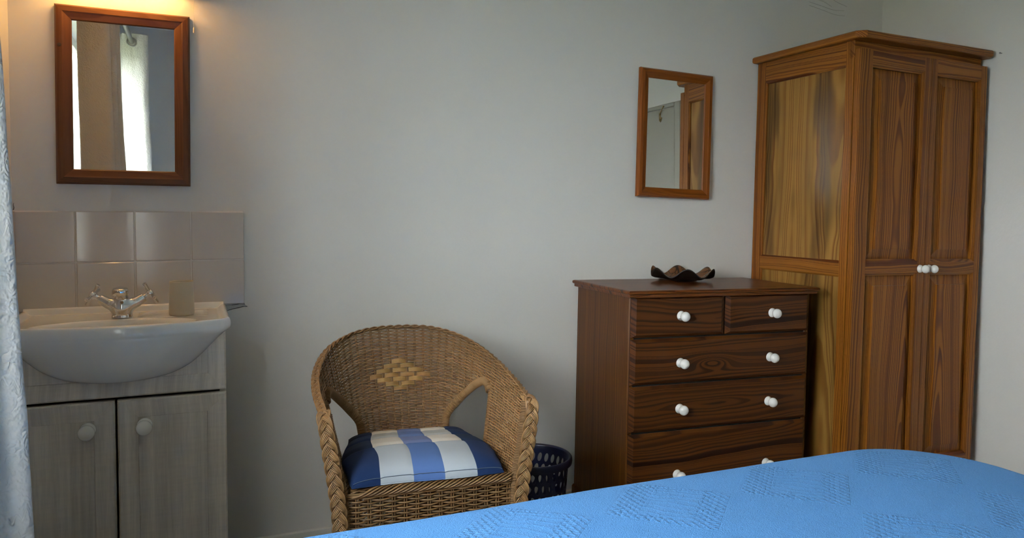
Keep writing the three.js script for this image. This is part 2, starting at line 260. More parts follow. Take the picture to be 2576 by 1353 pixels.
// ------------------------------------------------------------ vanity unit, basin, tap, tumbler
{
  const FZ = 0.33, t = thing('vanity_cabinet', 'pale maple vanity cabinet with two doors under the white washbasin', 'cabinet');
  part('side_panel', woodUV(cbox(0.022, 0, 0.002, 0.038, 0.775, FZ - 0.02), 1), M.maple, t); part('side_panel', woodUV(cbox(0.526, 0, 0.002, 0.542, 0.775, FZ - 0.02), 1, 0.3), M.maple, t);
  part('base_panel', woodUV(cbox(0.038, 0.07, 0.004, 0.526, 0.086, FZ - 0.022), 0), M.maple, t); part('back_panel', woodUV(cbox(0.038, 0.086, 0.002, 0.526, 0.62, 0.008), 1), M.maple, t);
  part('plinth', woodUV(cbox(0.038, 0, 0.27, 0.526, 0.07, 0.285), 0), M.maple, t);
  part('inner_rail', cbox(0.038, 0.60, FZ - 0.06, 0.526, 0.63, FZ - 0.022), M.dark, t);
  const KG = knobGeo(0.0195);
  function leaf(name, x0, y0, x1, y1, z0, z1, fw, ou) { // frame of four mitred sides, flat panel inside
    const g = new THREE.Group(); g.name = numbered(name); t.add(g);
    const W = x1 - x0, H = y1 - y0, cx = (x0 + x1) / 2, cy = (y0 + y1) / 2, th = z1 - z0;
    for (const [q, ax] of frameSides(W, H, [[0, 0], [0, th - 0.004], [0.004, th], [fw - 0.0015, th - 0.0035], [fw, th - 0.006]])) part('frame_side', woodUV(q.translate(cx, cy, z0), 1, ou + ax * 0.4, ou * 3), M.maple, g);
    part('panel', woodUV(cbox(x0 + fw - 0.001, y0 + fw - 0.001, z0 + 0.002, x1 - fw + 0.001, y1 - fw + 0.001, z1 - 0.0052, 0.0004), 1, ou + 0.2, ou), M.maple, g);
    return g;
  }
  leaf('false_front', 0.022, 0.619, 0.542, 0.775, FZ - 0.018, FZ, 0.046, 0.1);
  const d1 = leaf('door', 0.022, 0.085, 0.275, 0.611, FZ - 0.018, FZ, 0.049, 0.5), d2 = leaf('door', 0.2805, 0.085, 0.542, 0.611, FZ - 0.018, FZ, 0.049, 0.9);
  for (const [d, x, y] of [[d1, 0.213, 0.542], [d2, 0.343, 0.541]]) part('knob', KG, M.knob, d).position.set(x, y, FZ - 0.004);
}
{
  const CX = 0.285, b = thing('washbasin', 'white ceramic washbasin with rounded belly set on the vanity cabinet', 'basin', [CX, 0.80, 0]);
  const zf = (s, L) => { const a = Math.abs(s), rim = 0.352 + (L.zf - 0.352) * (1 - a * a) - 0.035 * Math.pow(Math.max(0, (a - 0.90) / 0.10), 2.2), bel = 0.31 + (L.zf - 0.31) * Math.sqrt(Math.max(0, 1 - a * a)); return lerp(rim, bel, L.w); };
  const key = [[0.0125, 0.2625, 0.396, 0], [0.0105, 0.2665, 0.401, 0], [0.006, 0.269, 0.404, 0], [-0.004, 0.2705, 0.406, 0], [-0.014, 0.2695, 0.406, 0], [-0.021, 0.265, 0.405, 0.03], [-0.027, 0.257, 0.405, 0.12], [-0.036, 0.246, 0.404, 0.35], [-0.05, 0.232, 0.402, 0.65], [-0.063, 0.219, 0.399, 0.85], [-0.083, 0.199, 0.393, 1], [-0.103, 0.176, 0.385, 1], [-0.12, 0.147, 0.374, 1], [-0.130, 0.122, 0.364, 1], [-0.138, 0.085, 0.352, 1], [-0.142, 0.03, 0.338, 1]];
  const kc = new THREE.CatmullRomCurve3(key.map((q) => V3(q[0], q[1], q[2])), false, 'centripetal'), wc = (y) => { for (let k = 0; k + 1 < key.length; k++) if (y <= key[k][0] && y >= key[k + 1][0]) return lerp(key[k][3], key[k + 1][3], (key[k][0] - y) / (key[k][0] - key[k + 1][0])); return y > 0 ? 0 : 1; };
  const rows = [], NS = 96;
  for (let i = 0; i <= 64; i++) {
    const q = kc.getPoint(i / 64), L = { a: q.y, zf: q.z, w: wc(q.x) }, row = [[-L.a, q.x, 0.001], [-L.a, q.x, 0.10]];
    for (let j = 0; j <= NS; j++) { const s = Math.sin((j / NS - 0.5) * PI); row.push([s * L.a, q.x, zf(s, L)]); }
    row.push([L.a, q.x, 0.10], [L.a, q.x, 0.001]); rows.push(row);
  }
  // top: heightfield from the wall to the front lip
  const top = [], L0 = { a: 0.2625, zf: 0.396, w: 0 }, NT = 90;
  for (let j = 0; j <= NT; j++) {
    const row = [];
    for (let i = 0; i <= NS + 4; i++) {
      const s = i < 2 ? -1 : i > NS + 2 ? 1 : Math.sin(((i - 2) / NS - 0.5) * PI), x = s * L0.a, zz = zf(s, L0), z = (i === 0 || i === NS + 4 ? 0.001 : 1) * 0 + 0.001 + (zz - 0.001) * j / NT;
      const e = Math.min(zz - z, L0.a - Math.abs(x)); let y = 0.0125 - 0.0125 * smooth(0.002, 0.022, e);
      y = Math.max(y, 0.019 * (1 - smooth(0.010, 0.020, z)));
      const q = ((x + 0.01) / 0.185) ** 2 + ((z - 0.275) / 0.092) ** 2; y -= 0.11 * Math.pow(smooth(1.12, 0.0, q), 0.7) * (q < 1.12 ? 1 : 0);
      if (x > 0.03 && x < 0.22 && z > 0.03 && z < 0.19) y += 0.0028 * Math.pow(Math.sin(z * PI / 0.026), 2) * smooth(0.03, 0.06, x) * smooth(0.22, 0.19, x) * smooth(0.03, 0.05, z) * smooth(0.19, 0.17, z);
      row.push([x, y, z]);
    }
    top.push(row);
  }
  part('bowl', [grid(rows), grid(top.reverse())], M.ceramic, b);
  part('waste', lathe([[0, 0], [0.018, 0], [0.021, 0.002], [0.014, 0.004], [0, 0.003]], 24).translate(-0.01, -0.108, 0.275), M.chrome, b);
}
function smin(a, b, k) { const h = Math.max(k - Math.abs(a - b), 0) / k; return Math.min(a, b) - h * h * k * 0.25; }
function capsule(p, a, b, ra, rb) { const ab = [b[0] - a[0], b[1] - a[1], b[2] - a[2]], ap = [p[0] - a[0], p[1] - a[1], p[2] - a[2]], h = clamp((ap[0] * ab[0] + ap[1] * ab[1] + ap[2] * ab[2]) / (ab[0] ** 2 + ab[1] ** 2 + ab[2] ** 2), 0, 1); return Math.hypot(ap[0] - ab[0] * h, ap[1] - ab[1] * h, ap[2] - ab[2] * h) - lerp(ra, rb, h); }
function march(field, half, res, centre) {
  const mc = new MarchingCubes(res, new THREE.MeshBasicMaterial(), false, false, 200000); mc.isolation = 0;
  for (let k = 0; k < res; k++) for (let j = 0; j < res; j++) for (let i = 0; i < res; i++) { const p = [i, j, k].map((v, q) => centre[q] + (v - res / 2) / (res / 2) * half); mc.field[i + j * res + k * res * res] = -field(p) / half; }
  mc.update(); const n = mc.count; const g = new THREE.BufferGeometry();
  g.setAttribute('position', new THREE.BufferAttribute(Float32Array.from(mc.positionArray.slice(0, n * 3), (v, i) => v * half + centre[i % 3]), 3)); g.setAttribute('normal', new THREE.BufferAttribute(mc.normalArray.slice(0, n * 3), 3)); return g;
}
{
  const t = thing('mixer_tap', 'small chrome mixer tap with two cross handles on the washbasin', 'tap', [0.28, 0.8005, 0.135]);
  const body = (p) => {
    let d = capsule(p, [0, -0.004, 0], [0, 0.030, 0], 0.0275, 0.0225);
    for (const s of [-1, 1]) d = smin(d, capsule(p, [0, 0.026, 0], [s * 0.033, 0.040, 0], 0.0195, 0.0155), 0.014);
    d = smin(d, capsule(p, [0, 0.03, -0.002], [0, 0.064, 0.008], 0.018, 0.0135), 0.010);
    d = smin(d, capsule(p, [0, 0.066, 0.004], [0, 0.074, 0.045], 0.0135, 0.013), 0.010);
    return Math.max(d, -p[1]);
  };
  part('tap_body', march(body, 0.062, 76, [0, 0.045, 0.015]), M.chrome, t);
  part('spout_head', lathe([[0, 0.0215], [0.012, 0.0215], [0.0180, 0.019], [0.0202, 0.015], [0.0202, 0.003], [0.019, 0.0015], [0.0125, 0.001], [0.0122, -0.008], [0.0095, -0.0085], [0.009, -0.004], [0, -0.004]], 32).rotateX(0.18).translate(0, 0.066, 0.047).scale(1, 1, 1), M.chrome, t);
  for (const s of [-1, 1]) {
    const h = new THREE.Group(); h.name = numbered('handle'); t.add(h); h.position.set(s * 0.034, 0.0405, 0); h.rotation.z = -s * 1.02; h.rotation.y = s * 0.15;
    part('valve_cover', lathe([[0.0145, 0], [0.0150, 0.001], [0.0150, 0.004], [0.0128, 0.024], [0.0122, 0.025], [0.0075, 0.026], [0.007, 0.036], [0.0105, 0.038], [0.0112, 0.042], [0.0112, 0.049], [0.009, 0.052], [0, 0.0525]], 28), M.chrome, h);
    const arm = lathe([[0, 0.036], [0.0052, 0.036], [0.0056, 0.0345], [0.0034, 0.014], [0.0034, 0.008]], 16), arms = []; for (let k = 0; k < 4; k++) arms.push(arm.clone().rotateZ(PI / 2).rotateY(0.35 * s + k * PI / 2).translate(0, 0.0455, 0));
    part('cross', arms, M.chrome, h);
  }
}
{
  const t = thing('tumbler', 'frosted cream tumbler standing on the right of the washbasin deck', 'cup', [0.432, 0.8012, 0.150]);
  part('cup', lathe([[0, 0], [0.030, 0], [0.0335, 0.003], [0.0338, 0.008], [0.0315, 0.094], [0.0308, 0.0968], [0.030, 0.094], [0.0318, 0.010], [0.030, 0.006], [0, 0.005]], 40), phys({ color: rgb(0.80, 0.74, 0.60), roughness: 0.7, transmission: 0.45, thickness: 0 }), t);
}

// ------------------------------------------------------------ curtains and pole
{
  const PX = 0.166, PY = 2.006;
  const cloth = phys({ color: rgb(0.60, 0.59, 0.565), roughness: 1, transmission: 0.08, thickness: 0, bumpMap: T.crinkle, bumpScale: 0.0022 });
  function curtain(label, pts, flare, crossings) {
    const t = thing('curtain', label, 'curtain', [0, 0, 0], null); delete t.userData.group;
    const c = new THREE.CatmullRomCurve3(pts.map((q) => V3(q[0], 0, q[1])), false, 'centripetal'), N = 260, H = 90, pl = c.getSpacedPoints(N), len = c.getLength(), rows = [], th = 0.0016;
    const nor = pl.map((p, i) => { const a = pl[Math.max(0, i - 1)], b = pl[Math.min(N, i + 1)], d = V3(b.x - a.x, 0, b.z - a.z).normalize(); return [-d.z, d.x]; });
    for (let j = 0; j <= H; j++) {
      const v = j / H, y = lerp(2.052, 0.05, v), row = [];
      for (let i = 0; i <= N; i++) { const w = (fbm(i * 0.09, y * 7, 31) - 0.5) * 0.006 + Math.sin(i * 0.05 + y * 3) * 0.003 * v, f = flare * smooth(0.05, 1, v); row.push([pl[i].x + nor[i][0] * w + f * (0.35 + 0.65 * (pl[i].x / 0.2)), y, pl[i].z + nor[i][1] * w]); }
      rows.push(row);
    }
    const g = grid(rows), uv = g.attributes.uv; for (let i = 0; i < uv.count; i++) uv.setXY(i, uv.getX(i) * len / 0.22, uv.getY(i) * 2 / 0.22);
    part('cloth', g, cloth, t);
    for (const z of crossings) { const r = new THREE.Group(); part('eyelet', [new THREE.TorusGeometry(0.0225, 0.0042, 10, 36).translate(PX, PY, z - 0.001), new THREE.TorusGeometry(0.0225, 0.0042, 10, 36).translate(PX, PY, z + 0.002)], M.steel, t); }
    return t;
  }
  const near = [[0.046, 1.000], [0.10, 0.972], [0.15, 0.965], [0.164, 0.985], [0.14, 1.005], [0.07, 1.015], [0.052, 1.035], [0.09, 1.05], [0.165, 1.04], [0.179, 1.058], [0.155, 1.075], [0.075, 1.08], [0.055, 1.10], [0.09, 1.117], [0.170, 1.108], [0.190, 1.125], [0.165, 1.142], [0.07, 1.148], [0.052, 1.164], [0.09, 1.178], [0.14, 1.172], [0.156, 1.188], [0.135, 1.204], [0.06, 1.208]];  // last fold hangs out of view, added to keep window light off the others
  curtain('near white crinkled curtain bunched at the left edge beside the washbasin', near, 0.050, [0.968, 1.003, 1.043, 1.074, 1.110, 1.142]);
  const far = [[0.118, 2.165], [0.17, 2.158], [0.222, 2.160], [0.246, 2.182], [0.21, 2.20], [0.10, 2.203], [0.082, 2.222], [0.11, 2.238], [0.205, 2.234], [0.235, 2.252], [0.20, 2.27], [0.09, 2.276], [0.078, 2.296], [0.12, 2.31], [0.21, 2.308]];
  curtain('far white curtain bunched beyond the window, reflected in the larger mirror', far, 0.045, [2.157, 2.202, 2.236, 2.272, 2.310]);
  const p = thing('curtain_pole', 'grey metal curtain pole running along the left wall above the window', 'curtain pole', [PX, PY, 1.63]);
  part('rod', new THREE.CylinderGeometry(0.012, 0.012, 1.66, 24).rotateX(PI / 2), M.steel, p);
  for (const z of [-0.84, 0.84]) part('finial', new THREE.SphereGeometry(0.02, 20, 14).translate(0, 0, z), M.steel, p);
  for (const z of [-0.755, 0.745]) part('bracket', [new THREE.CylinderGeometry(0.007, 0.007, PX - 0.01, 14).rotateZ(PI / 2).translate(-PX / 2 - 0.005, 0, z), new THREE.CylinderGeometry(0.025, 0.025, 0.008, 24).rotateZ(PI / 2).translate(-PX + 0.004, 0, z)], M.steel, p);
}

// ------------------------------------------------------------ wardrobe
const tilt = (t, x, back, yaw, roll) => { t.rotation.order = 'YXZ'; t.rotation.y = yaw; t.rotation.z = -roll; t.position.set(x + Math.sin(yaw) * back, 0, Math.cos(yaw) * back); };
function raisedPanel(x0, y0, x1, y1, zBack, zEdge, zField, bev, off) { // raised and fielded panel
  const s = new Soup(), a = [[x0, y0], [x1, y0], [x1, y1], [x0, y1]], b = [[x0 + bev, y0 + bev], [x1 - bev, y0 + bev], [x1 - bev, y1 - bev], [x0 + bev, y1 - bev]];
  const P = (q, z) => [q[0], q[1], z], st = zField - 0.0075;
  for (let k = 0; k < 4; k++) { const n = (k + 1) % 4; s.quad(P(a[k], zEdge), P(a[n], zEdge), P(b[n], st), P(b[k], st)); s.quad(P(b[k], st), P(b[n], st), P(b[n], zField), P(b[k], zField)); s.quad(P(a[n], zBack), P(a[n], zEdge), P(a[k], zEdge), P(a[k], zBack)); }
  s.quad(P(b[0], zField), P(b[1], zField), P(b[2], zField), P(b[3], zField)); s.quad(P(a[3], zBack), P(a[2], zBack), P(a[1], zBack), P(a[0], zBack));
  return s.geo();
}
// frame stile / rail whose inner edges carry a sloped moulding; mould = which of the four sides [x-,x+,y-,y+] slope, in the face plane z
function moulded(x0, y0, x1, y1, z0, z1, sides, w = 0.010, drop = 0.007) {
  const s = new Soup(), [l, r, d, u] = sides.map((q) => (q ? w : 0)), B = [[x0, y0], [x1, y0], [x1, y1], [x0, y1]];
  const dz = [[l || d, 0], [r || d, 0], [r || u, 0], [l || u, 0]], F = [[x0 + l, y0 + d], [x1 - r, y0 + d], [x1 - r, y1 - u], [x0 + l, y1 - u]];
  const lowAt = [l || d, r || d, r || u, l || u].map((q) => z1 - (q ? drop : 0));
  const m = (q, z) => [q[0], q[1], z];
  s.quad(...F.map((q) => m(q, z1)));
  const flag = [d, r, u, l];
  for (let k = 0; k < 4; k++) { const n = (k + 1) % 4, za = flag[k] ? z1 - drop : z1, e = flag[k];
    if (e) { const st = 0.0015, A = m(F[k], z1), Bb = m(F[n], z1), A2 = m(F[k], z1 - st), B2 = m(F[n], z1 - st); s.quad(A2, B2, Bb, A); s.quad(m(B[k], za), m(B[n], za), B2, A2); }
    s.quad(m(B[k], z0), m(B[n], z0), m(B[n], za), m(B[k], za)); }
  s.quad(m(B[3], z0), m(B[2], z0), m(B[1], z0), m(B[0], z0));
  return s.geo();
}
const sideways = (g) => g.rotateY(-PI / 2); // a face built towards +z turned to look towards -x: (x,y,z) -> (-z,y,x)
{
  const W = 0.656, D = 0.509, H = 1.70, t = thing('wardrobe', 'tall dark pine double wardrobe standing in the right corner', 'wardrobe'); tilt(t, 2.5563, 0.0092, 0.0137, 0.0207);
  const r = rng(77), O = () => [r() * 1.2, r() * 0.4];
  // left side, frame and panel
  const SZ = D - 0.027, side = (n, g, ax, mat) => part(n, woodUV(sideways(g), ax, ...O()), mat, t);
  const front0 = 0.442, back1 = 0.052, f0 = -0.024;
  side('side_stile', moulded(0.0, 0.0, back1, H, f0, 0, [0, 1, 0, 0], 0.006, 0.004), 1, M.wStr);
  side('side_stile', moulded(front0, 0.0, SZ, H, f0, 0, [1, 0, 0, 0], 0.006, 0.006), 1, M.wFlame);
  side('side_rail', moulded(back1 - 0.006, 1.612, front0 + 0.006, H, f0, 0, [0, 0, 1, 0], 0.006, 0.006), 2, M.wFlat);
  side('side_rail', moulded(back1 - 0.006, 0.870, front0 + 0.006, 0.929, f0, 0, [0, 0, 1, 1], 0.006, 0.006), 2, M.wFlat);
  side('side_rail', moulded(back1 - 0.006, 0.06, front0 + 0.006, 0.17, f0, 0, [0, 0, 0, 1], 0.006, 0.006), 2, M.wFlat);
  side('side_panel', cbox(back1 - 0.006, 0.929 - 0.006, f0, front0 + 0.006, 1.618, -0.010, 0.001), 1, M.wPly);
  side('side_panel', cbox(back1 - 0.006, 0.164, f0, front0 + 0.006, 0.876, -0.010, 0.001), 1, M.wPly);
  part('side_board', woodUV(cbox(W - 0.022, 0, 0, W, H, SZ, 0.002), 1, 0.3), M.wStr, t);
  part('back_board', woodUV(cbox(0.024, 0.02, 0.002, W - 0.022, H, 0.008), 1), M.wPly, t);
  part('floor_board', woodUV(cbox(0.024, 0.06, 0.008, W - 0.022, 0.078, SZ), 0), M.wFlat, t);
  part('plinth', woodUV(cbox(0.0, 0.014, SZ, W, 0.062, D - 0.002, 0.003), 0), M.wStr, t);
  part('frieze_rail', woodUV(cbox(0.0, 1.64, SZ - 0.022, W, H, SZ + 0.001, 0.001), 0, 0.2, 0.1), M.wFlat, t);
  { // cornice: slab with a rounded nose and clipped front corners
    const s = new THREE.Shape(), ov = 0.016, c = 0.022; s.moveTo(-ov, 0); s.lineTo(-ov, -(D + ov - c)); s.lineTo(-ov + c, -(D + ov)); s.lineTo(W + ov - c, -(D + ov)); s.lineTo(W + ov, -(D + ov - c)); s.lineTo(W + ov, 0); s.closePath();
    const g = new THREE.ExtrudeGeometry(s, { depth: 0.0105, bevelEnabled: true, bevelSize: 0.008, bevelThickness: 0.008, bevelSegments: 4 }); g.rotateX(-PI / 2); g.scale(1, 1, 1);
    g.translate(0, H + 0.008, 0); woodUV(g, 0, 0.4, 0.15); const gn = g.index ? g.toNonIndexed() : g, q = gn.attributes.position, uv = gn.attributes.uv; // the return along the side has its grain running to the wall
    for (let i = 0; i < q.count; i += 3) if (Math.max(q.getX(i), q.getX(i + 1), q.getX(i + 2)) < 0.004) for (let k = i; k < i + 3; k++) uv.setXY(k, (q.getZ(k) + 0.7) / WL, (q.getX(k) + q.getY(k) + 0.3) / WW);
    part('cornice', gn, M.wStr, t);
  }
  const KG = knobGeo(0.0152);
  function door(x0, x1, stL, stR, knobX) {
    const d = new THREE.Group(); d.name = numbered('door'); t.add(d); const z0 = SZ + 0.003, z1 = D + 0.002, y0 = 0.066, y1 = 1.668;
    const P = (n, g, ax, mat) => part(n, woodUV(g, ax, ...O()), mat, d), a = x0 + stL, b = x1 - stR;
    P('stile', moulded(x0, y0, a, y1, z0, z1, [0, 1, 0, 0], 0.009), 1, M.wFlame); P('stile', moulded(b, y0, x1, y1, z0, z1, [1, 0, 0, 0], 0.009), 1, M.wStr);
    P('rail', moulded(a - 0.009, 1.608, b + 0.009, y1, z0, z1, [0, 0, 1, 0], 0.009), 0, M.wFlat); P('rail', moulded(a - 0.009, 0.878, b + 0.009, 0.937, z0, z1, [0, 0, 1, 1], 0.009), 0, M.wFlat); P('rail', moulded(a - 0.009, y0, b + 0.009, 0.200, z0, z1, [0, 0, 0, 1], 0.009), 0, M.wFlat);
    P('panel', raisedPanel(a - 0.004, 0.933, b + 0.004, 1.612, z0 + 0.001, z1 - 0.019, z1 - 0.0015, 0.040), 1, M.wFlame);
    P('panel', raisedPanel(a - 0.004, 0.196, b + 0.004, 0.882, z0 + 0.001, z1 - 0.019, z1 - 0.0015, 0.040), 1, M.wFlame);
    part('knob', KG, M.knob, d, 'white porcelain knob').position.set(knobX, 0.902, z1 - 0.001);
    return d;
  }
  door(0.001, 0.3535, 0.066, 0.046, 0.332); door(0.3555, W - 0.002, 0.038, 0.040, 0.378);
}
// ------------------------------------------------------------ chest of drawers
{
  const W = 0.727, D = 0.385, H = 0.847, t = thing('chest_of_drawers', 'dark pine chest of five drawers with white knobs beside the wardrobe', 'chest of drawers'); tilt(t, 1.7601, 0.0084, -0.0359, 0.0156);
  const r = rng(91), O = () => [r() * 1.2, r() * 0.4];
  part('side_panel', woodUV(cbox(0, 0.02, 0, 0.02, 0.828, D, 0.004), 1, 0.2, 0.1), M.cStr, t, 'straight-grained dark pine side'); part('side_panel', woodUV(cbox(W - 0.02, 0.02, 0, W, 0.828, D, 0.004), 1, 0.6, 0.1), M.cStr, t);
  part('back_panel', woodUV(cbox(0.02, 0.05, 0.002, W - 0.02, 0.828, 0.008), 1), M.cFlat, t);
  { // top with a moulded edge
    const s = new THREE.Shape(), ov = 0.0185 - 0.009, F = D + 0.012 + ov; s.moveTo(-ov, 0.0); s.lineTo(-ov, -F); s.lineTo(W + ov, -F); s.lineTo(W + ov, 0.0); s.closePath();
    const a = new THREE.ExtrudeGeometry(s, { depth: 0.004, bevelEnabled: true, bevelSize: 0.009, bevelThickness: 0.005, bevelSegments: 4 }); a.rotateX(-PI / 2).translate(0, H - 0.009, 0);
    const b = new THREE.ExtrudeGeometry(s, { depth: 0.008, bevelEnabled: true, bevelSize: 0.003, bevelThickness: 0.002, bevelSegments: 2 }); b.rotateX(-PI / 2).translate(0, H - 0.022, 0);
    part('top', [woodUV(a, 0, 0.3, 0.02), woodUV(b, 0, 0.3, 0.12)], wood(T.chest, [0.34, 0.31, 0.22], 0.33), t);
  }
  for (const y of [0.690, 0.536, 0.380]) part('drawer_rail', cbox(0.02, y - 0.010, D - 0.03, W - 0.02, y + 0.008, D - 0.002, 0.001), M.dark, t);
  part('drawer_rail', cbox(0.355, 0.69, D - 0.03, 0.376, 0.828, D - 0.003, 0.001), M.dark, t);
  part('inner_board', cbox(0.021, 0.09, D - 0.06, W - 0.021, 0.827, D - 0.031, 0.001), M.dark, t);
  const KG = knobGeo(0.0165);
  function drawer(x0, x1, y0, y1, mat, knobs, ou, ov) {
    const s = new Soup(), z0 = D - 0.001, ze = D + 0.002, z1 = D + 0.011, bx = 0.0155, by = 0.009, a = [[x0, y0], [x1, y0], [x1, y1], [x0, y1]], b = [[x0 + bx, y0 + by], [x1 - bx, y0 + by], [x1 - bx, y1 - by], [x0 + bx, y1 - by]], P = (q, z) => [q[0], q[1], z];
    for (let k = 0; k < 4; k++) { const n = (k + 1) % 4; s.quad(P(a[k], ze), P(a[n], ze), P(b[n], z1), P(b[k], z1)); s.quad(P(a[k], z0), P(a[n], z0), P(a[n], ze), P(a[k], ze)); }
    s.quad(P(b[0], z1), P(b[1], z1), P(b[2], z1), P(b[3], z1)); s.quad(P(a[3], z0), P(a[2], z0), P(a[1], z0), P(a[0], z0));
    const m = part('drawer', woodUV(s.geo(), 0, ou, ov), mat, t); for (const [x, y] of knobs) part('knob', KG, M.knob, m, 'white porcelain knob').position.set(x, y, z1 - 0.001);
  }
  drawer(0.005, 0.363, 0.6915, 0.8265, M.cFlat, [[0.188, 0.760]], 0.2, -D - 0.55); drawer(0.3685, W - 0.004, 0.6915, 0.8265, M.cFlat, [[0.557, 0.760]], 0.7, -D - 0.62);
  drawer(0.005, W - 0.004, 0.5365, 0.6855, M.cEye, [[0.190, 0.604], [0.553, 0.606]], 0.0, -D - 0.510);
  drawer(0.005, W - 0.004, 0.3805, 0.5305, M.cFlat, [[0.191, 0.451], [0.551, 0.452]], 0.45, -D - 0.25);
  drawer(0.005, W - 0.004, 0.094, 0.3745, M.cFlat, [[0.188, 0.231], [0.548, 0.235]], 0.85, -D - 0.18);
  part('plinth', woodUV(cbox(-0.010, 0.03, 0, W + 0.010, 0.088, D + 0.014, 0.006), 0, 0.1), M.cStr, t);
  for (const [x, y] of [[0, 0], [W - 0.05, 0.0115]]) for (const z of [0.01, D - 0.045]) part('foot', woodUV(cbox(x, y, z, x + 0.05, 0.03, z + 0.05, 0.004), 0), M.cStr, t);
}
{ // wavy dish on the chest
  const t = thing('wavy_dish', 'dark wooden dish with a wavy rim on top of the chest of drawers', 'dish', [2.152, 0.8390, 0.125]); t.rotation.z = -0.0156;
  const inn = [], out = [], N = 144, R = 26;
  const at = (k, j) => { const f = k / R, th = 2 * PI * j / N, w = Math.cos(6 * th + 0.35), rr = 0.117 * f * (1 + 0.02 * w), f2 = smooth(0.35, 1, f); return [Math.cos(th) * rr, 0.004 + 0.034 * Math.pow(f, 2.0) + 0.0155 * w * f2 * f2, Math.sin(th) * rr]; };
  for (let k = 0; k <= R; k++) { const a = [], b = []; for (let j = 0; j < N; j++) { const p = at(k, j); a.push(p); b.push([p[0] * 0.995, Math.max(0, p[1] - 0.005), p[2] * 0.995]); } inn.push(a); out.push(b); }
  const gi = grid(inn.slice().reverse(), true), go = grid(out, true), ge = grid([inn[R], inn[R].map((p, j) => [(p[0] + out[R][j][0]) / 2 * 1.012, (p[1] + out[R][j][1]) / 2, (p[2] + out[R][j][2]) / 2 * 1.012]), out[R]].reverse(), true);
  const p = gi.attributes.position, uv = gi.attributes.uv; for (let i = 0; i < p.count; i++) uv.setXY(i, p.getX(i) / 0.25 + 0.5, p.getZ(i) / 0.25 + 0.5);
  part('inside', gi, M.dish, t, 'brown carved inside'); part('outside', [go, ge], M.dishOut, t, 'near-black outside');
}

